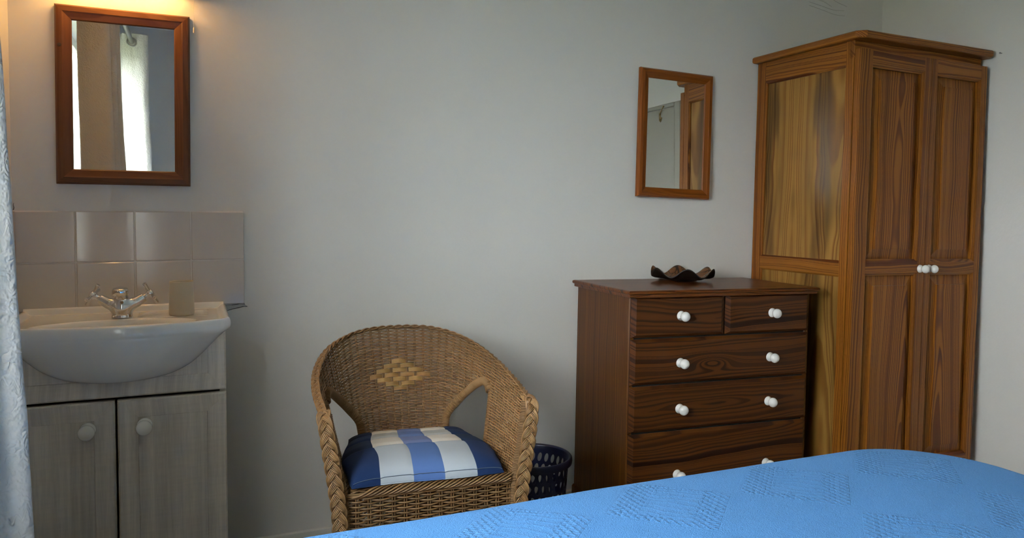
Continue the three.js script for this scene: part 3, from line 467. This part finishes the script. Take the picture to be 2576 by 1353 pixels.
// ------------------------------------------------------------ wicker armchair
{
  const t = thing('wicker_armchair', 'brown wicker tub armchair with braided arms between the vanity and the basket', 'armchair', [1.030, 0, 0.466]); t.rotation.y = -0.09;
  const curve = (pts) => new THREE.CatmullRomCurve3([...pts.slice(1).reverse().map((q) => V3(-q[0], q[1], q[2])), ...pts.map((q) => V3(...q))], false, 'centripetal');
  const topC = curve([[0, 0.724, -0.345], [0.120, 0.717, -0.325], [0.206, 0.692, -0.255], [0.256, 0.655, -0.130], [0.270, 0.624, 0.030], [0.262, 0.605, 0.205]]);
  const botC = curve([[0, 0.40, -0.215], [0.09, 0.40, -0.207], [0.160, 0.40, -0.150], [0.198, 0.40, -0.04], [0.208, 0.40, 0.09], [0.214, 0.40, 0.215]]);
  const S = (u, v) => { const q = clamp((u + 1) / 2, 0, 1), a = botC.getPoint(q), b = topC.getPoint(q); const bul = 0.018 * Math.sin(PI * clamp(v, 0, 1)); const d = V3(b.x - a.x, 0, b.z - a.z); return [lerp(a.x, b.x, v) + d.x * bul * -0.6, lerp(a.y, b.y, v), lerp(a.z, b.z, v) + d.z * bul * -0.6]; };
  const Nrm = (u, v) => { const e = 0.01, p = S(u - e, v), q = S(u + e, v), a = S(u, v - 0.02), b = S(u, v + 0.02), n = V3(q[0] - p[0], q[1] - p[1], q[2] - p[2]).cross(V3(b[0] - a[0], b[1] - a[1], b[2] - a[2])).normalize(); return n; }; // points inwards/outwards consistently
  const NS = 44, HN = NS / 2, rand = rng(404);
  const tone = (k = 1) => { const a = (0.75 + 0.5 * rand()) * k, w = rand(); return [0.30 * a, lerp(0.155, 0.18, w) * a, lerp(0.060, 0.080, w) * a]; };
  // sign so that the offset is towards the sitter
  const inward = (() => { const p = S(0, 0.5), n = Nrm(0, 0.5); return n.z > 0 ? 1 : -1; })();
  const P = (u, v, off) => { const p = S(u, v), n = Nrm(u, v); return [p[0] + n.x * off * inward, p[1] + n.y * off * inward, p[2] + n.z * off * inward]; };
  const uL = (v) => v < 0.22 ? 0.285 : lerp(0.285, 0.530, clamp((v - 0.22) / 0.46, 0, 1)), uR = 0.625, vTop = 0.72;
  const rows = 68, weave = new Tubes(), vc = 0.575, dv = 0.0400, halfs = [1, 2, 3, 4, 3, 2, 1];
  for (let k = 0; k < rows; k++) {
    const v = 0.01 + 0.985 * k / (rows - 1); let iv = [[-1, 1]];
    if (v < vTop) { const l = v > 0.68 ? lerp(0.530, 0.59, (v - 0.68) / 0.04) : uL(v); iv = [[-1, -uR], [-l, l], [uR, 1]]; }
    const ri = Math.round((v - vc) / dv) + 3; if (ri >= 0 && ri < 7 && Math.abs(v - vc) < 3.5 * dv) { const h = halfs[ri] / HN; iv = iv.flatMap(([a, b]) => a < -h && b > h ? [[a, -h], [h, b]] : [[a, b]]); }
    for (const [a, b] of iv) {
      const n = Math.max(3, Math.round((b - a) * HN * 4)), pts = []; for (let i = 0; i <= n; i++) { const u = lerp(a, b, i / n); pts.push(P(u, v + 0.0018 * (noise(u * 20, k * 3.7, 12) - 0.5), 0.0040 * Math.cos(PI * (u * HN + k)))); }
      weave.add(pts, 0.0021, 5, tone());
    }
  }
  const stakes = new Tubes();
  for (let j = 1; j < NS; j++) { const u = j / HN - 1, au = Math.abs(u); let v0 = -0.02; if (au > 0.285 && au < uR) { v0 = au < 0.530 ? 0.22 + (au - 0.285) / 0.245 * 0.46 : vTop; } for (const s of [-1, 1]) { const pts = []; for (let i = 0; i <= 14; i++) pts.push(P(u + s * 0.0036, lerp(v0, 1.0, i / 14), 0)); stakes.add(pts, 0.0019, 5, tone(0.85)); } }
  const mk = (n, tb, label) => { const m = part(n, tb.geo(), M.rattan, t, label); return m; };
  const wv = mk('woven_shell', weave); wv.userData.kind = 'stuff'; const sk = mk('stakes', stakes); sk.userData.kind = 'stuff';
  const rib = new Tubes();
  halfs.forEach((h, r) => { const v = vc + (r - 3) * dv, bk = 0.85 + 0.3 * rand(), c = [0.44 * bk, 0.26 * bk, 0.095 * bk]; for (let q = 0; q < 5; q++) { const pts = [], n = h * 12; for (let i = 0; i <= n; i++) { const U = lerp(-h, h, i / n); pts.push(P(U / HN, v + (q - 2) * dv * 0.185, 0.0005 + 0.0048 * Math.cos(PI * (U + h - 1)))); } rib.add(pts, 0.0019, 5, c.map((x) => x * (0.92 + 0.16 * rand()))); } });
  mk('diamond_panel', rib, 'wide flat-strand woven diamond');
  // wrapped cane round the two openings
  const wrap = (name, pathPts, r, wire, pitch, sub = 10) => {
    const c = new THREE.CatmullRomCurve3(pathPts.map((q) => V3(...q)), false, 'centripetal'), L = c.getLength(), turns = Math.round(L / pitch), n = turns * sub, tb = new Tubes(), core = c.getSpacedPoints(60), pts = []; tb.add(core.map((q) => [q.x, q.y, q.z]), r * 0.96, 8, [0.12, 0.06, 0.025]);
    let A = null; const T = V3(), B = V3(); const col = tone(1.0);
    for (let i = 0; i <= n; i++) { const s = i / n, p = c.getPointAt(s); c.getTangentAt(s, T); if (!A) A = V3(0, 1, 0).cross(T).lengthSq() > 0.01 ? V3(0, 1, 0).cross(T).normalize() : V3(1, 0, 0).cross(T).normalize(); A.addScaledVector(T, -A.dot(T)).normalize(); B.crossVectors(T, A); const a = 2 * PI * i / sub; pts.push([p.x + (A.x * Math.cos(a) + B.x * Math.sin(a)) * r, p.y + (A.y * Math.cos(a) + B.y * Math.sin(a)) * r, p.z + (A.z * Math.cos(a) + B.z * Math.sin(a)) * r]); }
    tb.add(pts, wire, 4, col); return mk(name, tb);
  };
  for (const s of [-1, 1]) {
    wrap('wrapped_edge', [[0.285, -0.03], [0.285, 0.10], [0.292, 0.22], [0.36, 0.365], [0.44, 0.515], [0.515, 0.650], [0.552, 0.700], [0.592, 0.705], [0.62, 0.65]].map(([u, v]) => P(s * u, v, 0.001)), 0.0115, 0.0019, 0.0040);
    wrap('wrapped_edge', [[0.622, 0.67], [0.627, 0.45], [0.63, 0.2], [0.63, -0.03]].map(([u, v]) => P(s * u, v, 0)), 0.0065, 0.0018, 0.0045, 8);
    wrap('wrapped_post', [[s * 0.253, 0.603, 0.200], [s * 0.237, 0.50, 0.212], [s * 0.219, 0.41, 0.218], [s * 0.213, 0.30, 0.218], [s * 0.213, 0.0, 0.218]], 0.0105, 0.0019, 0.0042, 8);
  }
  // plaits of three bundles
  const plait = (name, pts, side, wide, deep, period, strands, rad, label) => {
    const c = new THREE.CatmullRomCurve3(pts.map((q) => V3(...q)), false, 'centripetal'), L = c.getLength(), n = Math.ceil(L / period * 20), tb = new Tubes(), T = V3();
    for (let b = 0; b < 3; b++) for (let q = 0; q < strands; q++) {
      const out = [], o = (q - (strands - 1) / 2) * rad * 1.9;
      for (let i = 0; i <= n; i++) { const s = i / n, p = c.getPointAt(s); c.getTangentAt(s, T); const A = side(s).addScaledVector(T, -side(s).dot(T)).normalize(), B = V3().crossVectors(T, A), ph = 2 * PI * (s * L / period + b / 3), k = typeof wide === 'function' ? wide(s) : wide, x = k * Math.sin(ph), z = deep * Math.sin(2 * ph), cs = Math.cos(ph); const sh = o * (0.35 + 0.65 * Math.abs(cs)), al = o * 0.9; const pp = c.getPointAt(clamp(s - al * Math.sign(cs) * Math.abs(cs) / L, 0, 1)); out.push([pp.x + A.x * (x + sh * (1 - 0.5 * Math.abs(cs))) + B.x * z, pp.y + A.y * (x + sh * (1 - 0.5 * Math.abs(cs))) + B.y * z, pp.z + A.z * (x + sh * (1 - 0.5 * Math.abs(cs))) + B.z * z]); }
      tb.add(out, rad, 5, tone(0.95));
    }
    return mk(name, tb, label);
  };
  const rim = []; for (let i = 0; i <= 24; i++) { const u = i / 12 - 1; const p = S(u, 1.012); rim.push(p); }
  plait('rim_braid', rim, (s) => { const n = Nrm(clamp(2 * s - 1, -0.99, 0.99), 0.9); return n.clone(); }, 0.0068, 0.0034, 0.080, 5, 0.0019);
  for (const s of [-1, 1]) {
    plait('arm_braid', [[s * 0.258, 0.610, 0.185], [s * 0.264, 0.605, 0.216], [s * 0.260, 0.585, 0.232], [s * 0.250, 0.52, 0.238], [s * 0.238, 0.44, 0.240], [s * 0.229, 0.36, 0.240], [s * 0.227, 0.20, 0.240], [s * 0.227, 0.0, 0.240]], () => V3(1, 0, 0.12), (q) => lerp(0.0115, 0.0145, smooth(0, 0.2, q)), 0.0048, 0.092, 5, 0.0021, 'thick braided cane border');
  }
  // seat box: apron all round, border and seat deck
  const loopPts = []; for (let i = 0; i <= 40; i++) { const p = S(i / 20 - 1, 0); loopPts.push(V3(p[0], 0, p[2])); } for (let i = 1; i < 14; i++) loopPts.push(V3(lerp(0.214, -0.214, i / 14), 0, lerp(0.222, 0.222, i / 14)));
  const loop = new THREE.CatmullRomCurve3(loopPts, true, 'centripetal'), LS = 52, ap = new Tubes(), RA = 58;
  const LP = loop.getSpacedPoints(LS * 4), LN = LP.map((p, i) => { const a = LP[(i + LS * 4 - 1) % (LS * 4)], b = LP[(i + 1) % (LS * 4)]; return V3(b.x - a.x, 0, b.z - a.z).normalize().cross(V3(0, 1, 0)); });
  for (let k = 0; k < RA; k++) { const y = 0.028 + 0.370 * k / (RA - 1), pts = []; for (let i = 0; i <= LS * 4; i++) { const off = 0.0042 * Math.cos(PI * (i / 4 + k)); pts.push([LP[i].x + LN[i % (LS * 4)].x * off, y + 0.0012 * (noise(i * 0.3, k * 2.1, 55) - 0.5), LP[i].z + LN[i % (LS * 4)].z * off]); } ap.add(pts, 0.0023, 5, tone(0.72)); }  // apron cane and its stakes toned down: shade low on the chair put into colour
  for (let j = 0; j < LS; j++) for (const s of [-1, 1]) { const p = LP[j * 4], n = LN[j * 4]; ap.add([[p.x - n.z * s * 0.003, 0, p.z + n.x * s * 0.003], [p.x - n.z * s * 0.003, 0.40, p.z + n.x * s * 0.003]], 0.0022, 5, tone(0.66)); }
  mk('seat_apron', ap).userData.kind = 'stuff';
  const br = new Tubes(); // rolled border along the front edge
  for (let q = 0; q < 26; q++) { const x0 = -0.205 + q * 0.0155, pts = []; for (let i = 0; i <= 10; i++) { const s = i / 10, a = s * PI * 1.05, x = x0 + s * 0.075; if (x > 0.212) break; pts.push([x, 0.413 - 0.011 * Math.cos(a), 0.219 + 0.012 * Math.sin(a)]); } br.add(pts, 0.0027, 5, tone(0.75)); }
  for (let q = 0; q < 3; q++) br.add([[-0.212, 0.400 + q * 0.005, 0.222], [0, 0.400 + q * 0.005, 0.224], [0.212, 0.400 + q * 0.005, 0.222]], 0.0027, 5, tone(0.75));
  mk('seat_border', br);
  const deck = new Tubes(); for (let k = 0; k < 62; k++) { const z = -0.205 + 0.42 * k / 61, hw = Math.min(0.206, 0.2 * Math.sqrt(Math.max(0.05, 1 - Math.pow(Math.max(0, -z) / 0.222, 2.4)))), pts = []; for (let i = 0; i <= 40; i++) pts.push([lerp(-hw, hw, i / 40), 0.413 + 0.003 * Math.cos(PI * (i / 2 + k)), z]); deck.add(pts, 0.0034, 5, tone(0.8)); }
  mk('seat_deck', deck).userData.kind = 'stuff';
}
// ------------------------------------------------------------ patchwork cushion
{
  const t = thing('seat_cushion', 'patchwork check cushion in navy, blue and cream on the wicker armchair', 'cushion', [1.026, 0.420, 0.466]); t.rotation.y = -0.09;
  const A = [-1, -0.60, -0.19, 0.19, 0.60, 1], B = [-1, -0.62, -0.28, 0.08, 1], near = (v, L) => Math.min(...L.slice(1, -1).map((q) => Math.abs(v - q)));
  const X = (a, b) => { const back = (1 - 0.13 * smooth(0.4, -1, b)) * (1 - 0.06 * Math.pow(a * b, 4)); return 0.204 * a * back * (1 - 0.03 * (1 - b * b) * 0 ) ; }, Z = (b) => -0.165 + 0.197 * (b + 1);
  const puff = (a, b) => Math.pow(Math.max(0, 1 - Math.pow(Math.abs(a), 5)), 0.4) * Math.pow(Math.max(0, 1 - Math.pow(Math.abs(b), 6)), 0.42) * (0.86 + 0.14 * (1 - a * a) * (1 - b * b));
  const top = (a, b) => { const dip = 0.0022 * Math.exp(-Math.pow(near(a, A) / 0.03, 2)) + 0.0050 * Math.exp(-Math.pow(near(b, B) / 0.04, 2)); const f = puff(a, b); return [X(a, b) + 0.004 * Math.sin(b * 5 + a), 0.008 + (0.046 + 0.008 * b) * f - dip * smooth(0, 0.5, f) + 0.004 * (noise(a * 3 + 5, b * 4 + 5, 66) - 0.5) * f, Z(b) + 0.004 * Math.sin(a * 4)]; };
  const navy = [[0.005, 0.020, 0.070], [0.005, 0.025, 0.090], [0.009, 0.027, 0.075], [0.004, 0.026, 0.105]], cream = [[0.62, 0.57, 0.49], [0.40, 0.41, 0.41], [0.60, 0.56, 0.50], [0.42, 0.47, 0.53]], mid = [[0.135, 0.175, 0.34], [0.105, 0.165, 0.36], [0.145, 0.185, 0.36], [0.085, 0.17, 0.42]];
  const cols = [navy, cream, mid, cream, navy];
  for (let j = 0; j < 4; j++) for (let i = 0; i < 5; i++) {
    const n = 16, nb = j === 3 ? 26 : 12, rows = []; for (let q = 0; q <= nb; q++) { const row = []; for (let p = 0; p <= n; p++) { let b = lerp(B[j], B[j + 1], q / nb); if (j === 3) b = lerp(B[3], 1, Math.sin(q / nb * PI / 2)); let a = lerp(A[i], A[i + 1], p / n); if (i === 0) a = -1 + (A[1] + 1) * (1 - Math.cos(p / n * PI / 2)); if (i === 4) a = lerp(A[4], 1, Math.sin(p / n * PI / 2)); row.push(top(a, b)); } rows.push(row); }
    const g = grid(rows.reverse()), pos = g.attributes.position, uv = g.attributes.uv; for (let k = 0; k < uv.count; k++) uv.setXY(k, pos.getX(k) / 0.12, (pos.getZ(k) - pos.getY(k)) / 0.12);
    part('patch', g, std({ color: rgb(...cols[i][j]), roughness: 0.95, bumpMap: T.weave, bumpScale: 0.0006 }), t);
  }
  const und = []; for (let q = 0; q <= 24; q++) { const row = []; for (let p = 0; p <= 24; p++) { const a = Math.sin((p / 12 - 1) * PI / 2), b = Math.sin((q / 12 - 1) * PI / 2), c = top(a, b); row.push([c[0], 0.012 - 0.010 * puff(a, b), c[2]]); } und.push(row); }
  part('underside', grid(und), std({ color: rgb(0.03, 0.05, 0.12), roughness: 0.95 }), t);
  const seam = new Tubes(), hem = []; for (let p = 0; p <= 60; p++) { const a = lerp(-0.97, 0.97, p / 60), c = top(a, 0.982); hem.push([c[0], c[1] + 0.001, c[2] + 0.001]); } seam.add(hem, 0.0009, 5, [0.10, 0.14, 0.20]); part('hem', seam.geo(), std({ vertexColors: true, roughness: 0.95 }), t);
}
// ------------------------------------------------------------ basket
{
  const t = thing('waste_basket', 'navy plastic waste basket with oval holes between armchair and chest', 'basket', [1.508, 0, 0.200]);
  const H = 0.272, rad = (y) => lerp(0.098, 0.120, y / H), th = 0.0022, rows = 6, n = 30, y0 = 0.030, ch = 0.038;
  const pos = [], idx = []; const put = (a, y, o) => { const r = rad(y) + o; pos.push(Math.cos(a) * r, y, Math.sin(a) * r); return pos.length / 3 - 1; };
  const K = 24;
  for (let k = 0; k < rows; k++) for (let j = 0; j < n; j++) {
    const da = 2 * PI / n, ac = (j + (k % 2) * 0.5) * da, yc = y0 + (k + 0.5) * ch, ring = [[], [], [], []];
    for (let q = 0; q < K; q++) {
      const f = 2 * PI * q / K, c = Math.cos(f), s = Math.sin(f), m = Math.max(Math.abs(c), Math.abs(s)); const bx = c / m * da / 2, by = s / m * ch / 2;
      const hy = s * ch * 0.40, hx = c * da * 0.30 + hy / ch * da * 0.30;
      ring[0].push(put(ac + bx, yc + by, 0)); ring[1].push(put(ac + hx, yc + hy, 0)); ring[2].push(put(ac + hx, yc + hy, -th)); ring[3].push(put(ac + bx, yc + by, -th));
    }
    for (let w = 0; w < 3; w++) for (let q = 0; q < K; q++) { const u = (q + 1) % K; idx.push(ring[w][q], ring[w + 1][u], ring[w][u], ring[w][q], ring[w + 1][q], ring[w + 1][u]); }
  }
  const g = new THREE.BufferGeometry(); g.setAttribute('position', new THREE.Float32BufferAttribute(pos, 3)); g.setIndex(idx); const gn = g.toNonIndexed(); gn.computeVertexNormals();
  part('pierced_wall', gn, M.navyPlastic, t);
  const yb = y0 + rows * ch;
  part('base', lathe([[0, 0.004], [0.090, 0.004], [0.094, 0], [0.0985, 0.001], [rad(y0), y0], [rad(y0) - th, y0], [0.093, 0.008], [0, 0.008]], 60), M.navyPlastic, t);
  part('rim', lathe([[rad(yb) - th, yb], [rad(H - 0.012) - th, H - 0.012], [0.119, H + 0.004], [0.122, H + 0.010], [0.127, H + 0.0105], [0.1305, H + 0.006], [0.1315, H - 0.003], [0.1300, H - 0.013], [0.1265, H - 0.014], [0.1215, H - 0.010], [rad(yb), yb], [rad(yb) - th, yb]], 72), M.navyPlastic, t);
}
// ------------------------------------------------------------ bed and bedspread
{
  const x0 = 0.335, x1 = 2.06, z0 = 1.20, z1 = 2.58, top = 0.578, R = 0.25, cx = (x0 + x1) / 2, cz = (z0 + z1) / 2;
  const b = thing('bed', 'divan bed base and mattress under the blue bedspread', 'bed', [cx, 0, cz]);
  part('mattress', cbox(x0 - cx + 0.03, 0.32, z0 - cz + 0.03, x1 - cx - 0.03, 0.535, z1 - cz - 0.03, 0.05), std({ color: rgb(0.7, 0.7, 0.68), roughness: 0.9 }), b);
  part('base', cbox(x0 - cx + 0.04, 0.05, z0 - cz + 0.04, x1 - cx - 0.04, 0.32, z1 - cz - 0.04, 0.01), std({ color: rgb(0.3, 0.28, 0.26), roughness: 0.9 }), b);
  for (const [sx, sz] of [[-1, -1], [1, -1], [-1, 1], [1, 1]]) part('foot', new THREE.CylinderGeometry(0.025, 0.022, 0.05, 20).translate(sx * (x1 - x0 - 0.2) / 2, 0.025, sz * (z1 - z0 - 0.2) / 2), M.dark, b);
  const s = thing('bedspread', 'blue towelling bedspread with raised diamond pattern spread over the bed', 'bedspread', [cx, 0, cz]);
  const HX = (x1 - x0) / 2, HZ = (z1 - z0) / 2, N = 720; const ring = [];
  for (let i = 0; i < N; i++) { // rounded rectangle, counted evenly
    const per = 4 * (HX + HZ - 2 * R) + 2 * PI * R; let d = i / N * per, segs = [[2 * (HX - R), 0], [PI * R / 2, 1], [2 * (HZ - R), 0], [PI * R / 2, 1], [2 * (HX - R), 0], [PI * R / 2, 1], [2 * (HZ - R), 0], [PI * R / 2, 1]], k = 0; while (k < 7 && d > segs[k][0]) { d -= segs[k][0]; k++; }
    const C = [[HX - R, -(HZ - R)], [HX - R, HZ - R], [-(HX - R), HZ - R], [-(HX - R), -(HZ - R)]]; let p, n;
    if (k % 2 === 0) { const q = k / 2; n = [[0, -1], [1, 0], [0, 1], [-1, 0]][q]; const tdir = [[1, 0], [0, 1], [-1, 0], [0, -1]][q], st = [[-(HX - R), -HZ], [HX, -(HZ - R)], [HX - R, HZ], [-HX, HZ - R]][q]; p = [st[0] + tdir[0] * d, st[1] + tdir[1] * d]; }
    else { const q = (k - 1) / 2, a0 = [-PI / 2, 0, PI / 2, PI][q] + d / R; n = [Math.cos(a0), Math.sin(a0)]; p = [C[q][0] + n[0] * R, C[q][1] + n[1] * R]; }
    ring.push([p, n]);
  }
  const rows = [], uvr = [], er = 0.045, y = top, steps = [];
  for (let k = 0; k <= 60; k++) steps.push(['top', Math.pow(k / 60, 0.8)]); for (let k = 1; k <= 10; k++) steps.push(['edge', k / 10 * PI / 2]); for (let k = 1; k <= 24; k++) steps.push(['drop', k / 24]);
  for (const [m, v] of steps) { const row = [], ur = []; ring.forEach(([p, n], i) => {
    const ex = p[0] - n[0] * er, ez = p[1] - n[1] * er; let q, ext = 0;
    const bump = (X, Z) => (fbm(X * 2.2 + 3, Z * 2.2 + 7, 44) - 0.5) * 0.012;
    if (m === 'top') { const X = ex * v, Z = ez * v; q = [X, y + bump(X, Z) - 0.010 * Math.pow(v, 6), Z]; }
    else if (m === 'edge') { q = [ex + n[0] * Math.sin(v) * er, y - 0.010 + bump(ex, ez) - (1 - Math.cos(v)) * er, ez + n[1] * Math.sin(v) * er]; ext = v * er; }
    else { const dr = v * 0.42, fold = 0.016 * v * Math.sin(i / N * 2 * PI * 34 + 2 * noise(i * 0.02, 2, 4)) + 0.02 * v; q = [p[0] + n[0] * fold, y - 0.010 + bump(ex, ez) * (1 - v) - er - dr, p[1] + n[1] * fold]; ext = er * PI / 2 + dr; }
    row.push(q); ur.push([m === 'top' ? q[0] : ex + n[0] * ext, m === 'top' ? q[2] : ez + n[1] * ext]);
  }); rows.push(row); uvr.push(ur); }
  const g = grid(rows.slice().reverse(), true), uv = g.attributes.uv, fl = uvr.slice().reverse().flat(), TS = 0.29; fl.forEach((q, i) => uv.setXY(i, (q[0] + cx - 1.54) / TS, (q[1] + cz - 1.365) / TS));
  const relief = texture(1024, 1024, (u, v, i, j) => { // one diamond of sunken pile per repeat, with a double outline, a waffled corner band and terry loops
    let x = u > 0.5 ? u - 1 : u, z = v > 0.5 ? v - 1 : v; x += 0.006 * (noise(u * 40, v * 40, 8) - 0.5); z += 0.006 * (noise(u * 40, v * 40, 9) - 0.5);
    const a = (x + z) / 0.46, b = (x - z) / 0.46, m = Math.max(Math.abs(a), Math.abs(b)); let h = 0.62;
    if (m < 1) { h = 0.50; const la = Math.min(Math.abs(m - 0.93), Math.abs(m - 0.82)); h -= 0.30 * Math.exp(-Math.pow(la / 0.025, 2)) * (0.6 + 0.4 * Math.sin((Math.abs(a) > Math.abs(b) ? b : a) * 70));
      if (a < -0.45 || a > 0.5 || b < -0.72) { h -= 0.38 * Math.pow(Math.max(0, Math.sin(a * 34) * Math.sin(b * 34)), 0.7); } else { h -= 0.16 * smooth(0.6, 0.75, noise(a * 9 + 20, b * 4 + 20, 21)) + 0.14 * smooth(0.78, 0.95, Math.abs(Math.sin(b * 15 + 3 * noise(a * 3, b * 3, 5)))); } }
    else h -= 0.05 * smooth(0.08, 0.0, Math.abs(m - 1.05));
    h += 0.20 * (noise(i * 0.28, j * 0.28, 33) - 0.5) + 0.08 * (noise(i * 0.09, j * 0.09, 34) - 0.5);
    return [h * 255, h * 255, h * 255]; }, false);
  part('cloth', g, phys({ color: rgb(0.066, 0.245, 0.580), roughness: 1, sheen: 0.4, sheenRoughness: 0.7, sheenColor: rgb(0.3, 0.5, 0.8), bumpMap: relief, bumpScale: 0.0052 }), s);
}
// ------------------------------------------------------------ small things
{
  const n = thing('nail', 'tiny steel nail sticking out of the right wall beside the wardrobe top', 'nail', [RX, 1.701, 0.545]);
  part('shank', new THREE.CylinderGeometry(0.0011, 0.0011, 0.012, 10).rotateZ(PI / 2).translate(-0.005, 0, 0), M.steel, n); part('head', new THREE.CylinderGeometry(0.0028, 0.0028, 0.0012, 16).rotateZ(PI / 2).translate(-0.011, 0, 0), M.steel, n);
  const h = thing('coat_hook', 'small brass coat hook on the pale door, reflected in the smaller mirror', 'hook', [RX - 0.010, 1.745, 1.598]);
  part('plate', cbox(-0.003, -0.030, -0.009, 0, 0.022, 0.009, 0.001), M.brass, h);
  const hk = new Tubes(); hk.add([[-0.003, 0.008, 0], [-0.010, 0.020, -0.016], [-0.018, 0.040, -0.044], [-0.020, 0.052, -0.060]], 0.0034, 10); hk.add([[-0.003, -0.016, 0], [-0.007, -0.034, -0.006], [-0.013, -0.038, -0.020], [-0.017, -0.028, -0.034], [-0.018, -0.018, -0.038]], 0.0030, 10);
  part('prong', [hk.geo()], M.brass, h); part('prong_tip', new THREE.SphereGeometry(0.0055, 14, 10).translate(-0.020, 0.053, -0.061), M.brass, h); part('prong_tip', new THREE.SphereGeometry(0.0045, 14, 10).translate(-0.018, -0.016, -0.038), M.brass, h);
}
renderer.render(scene, camera);
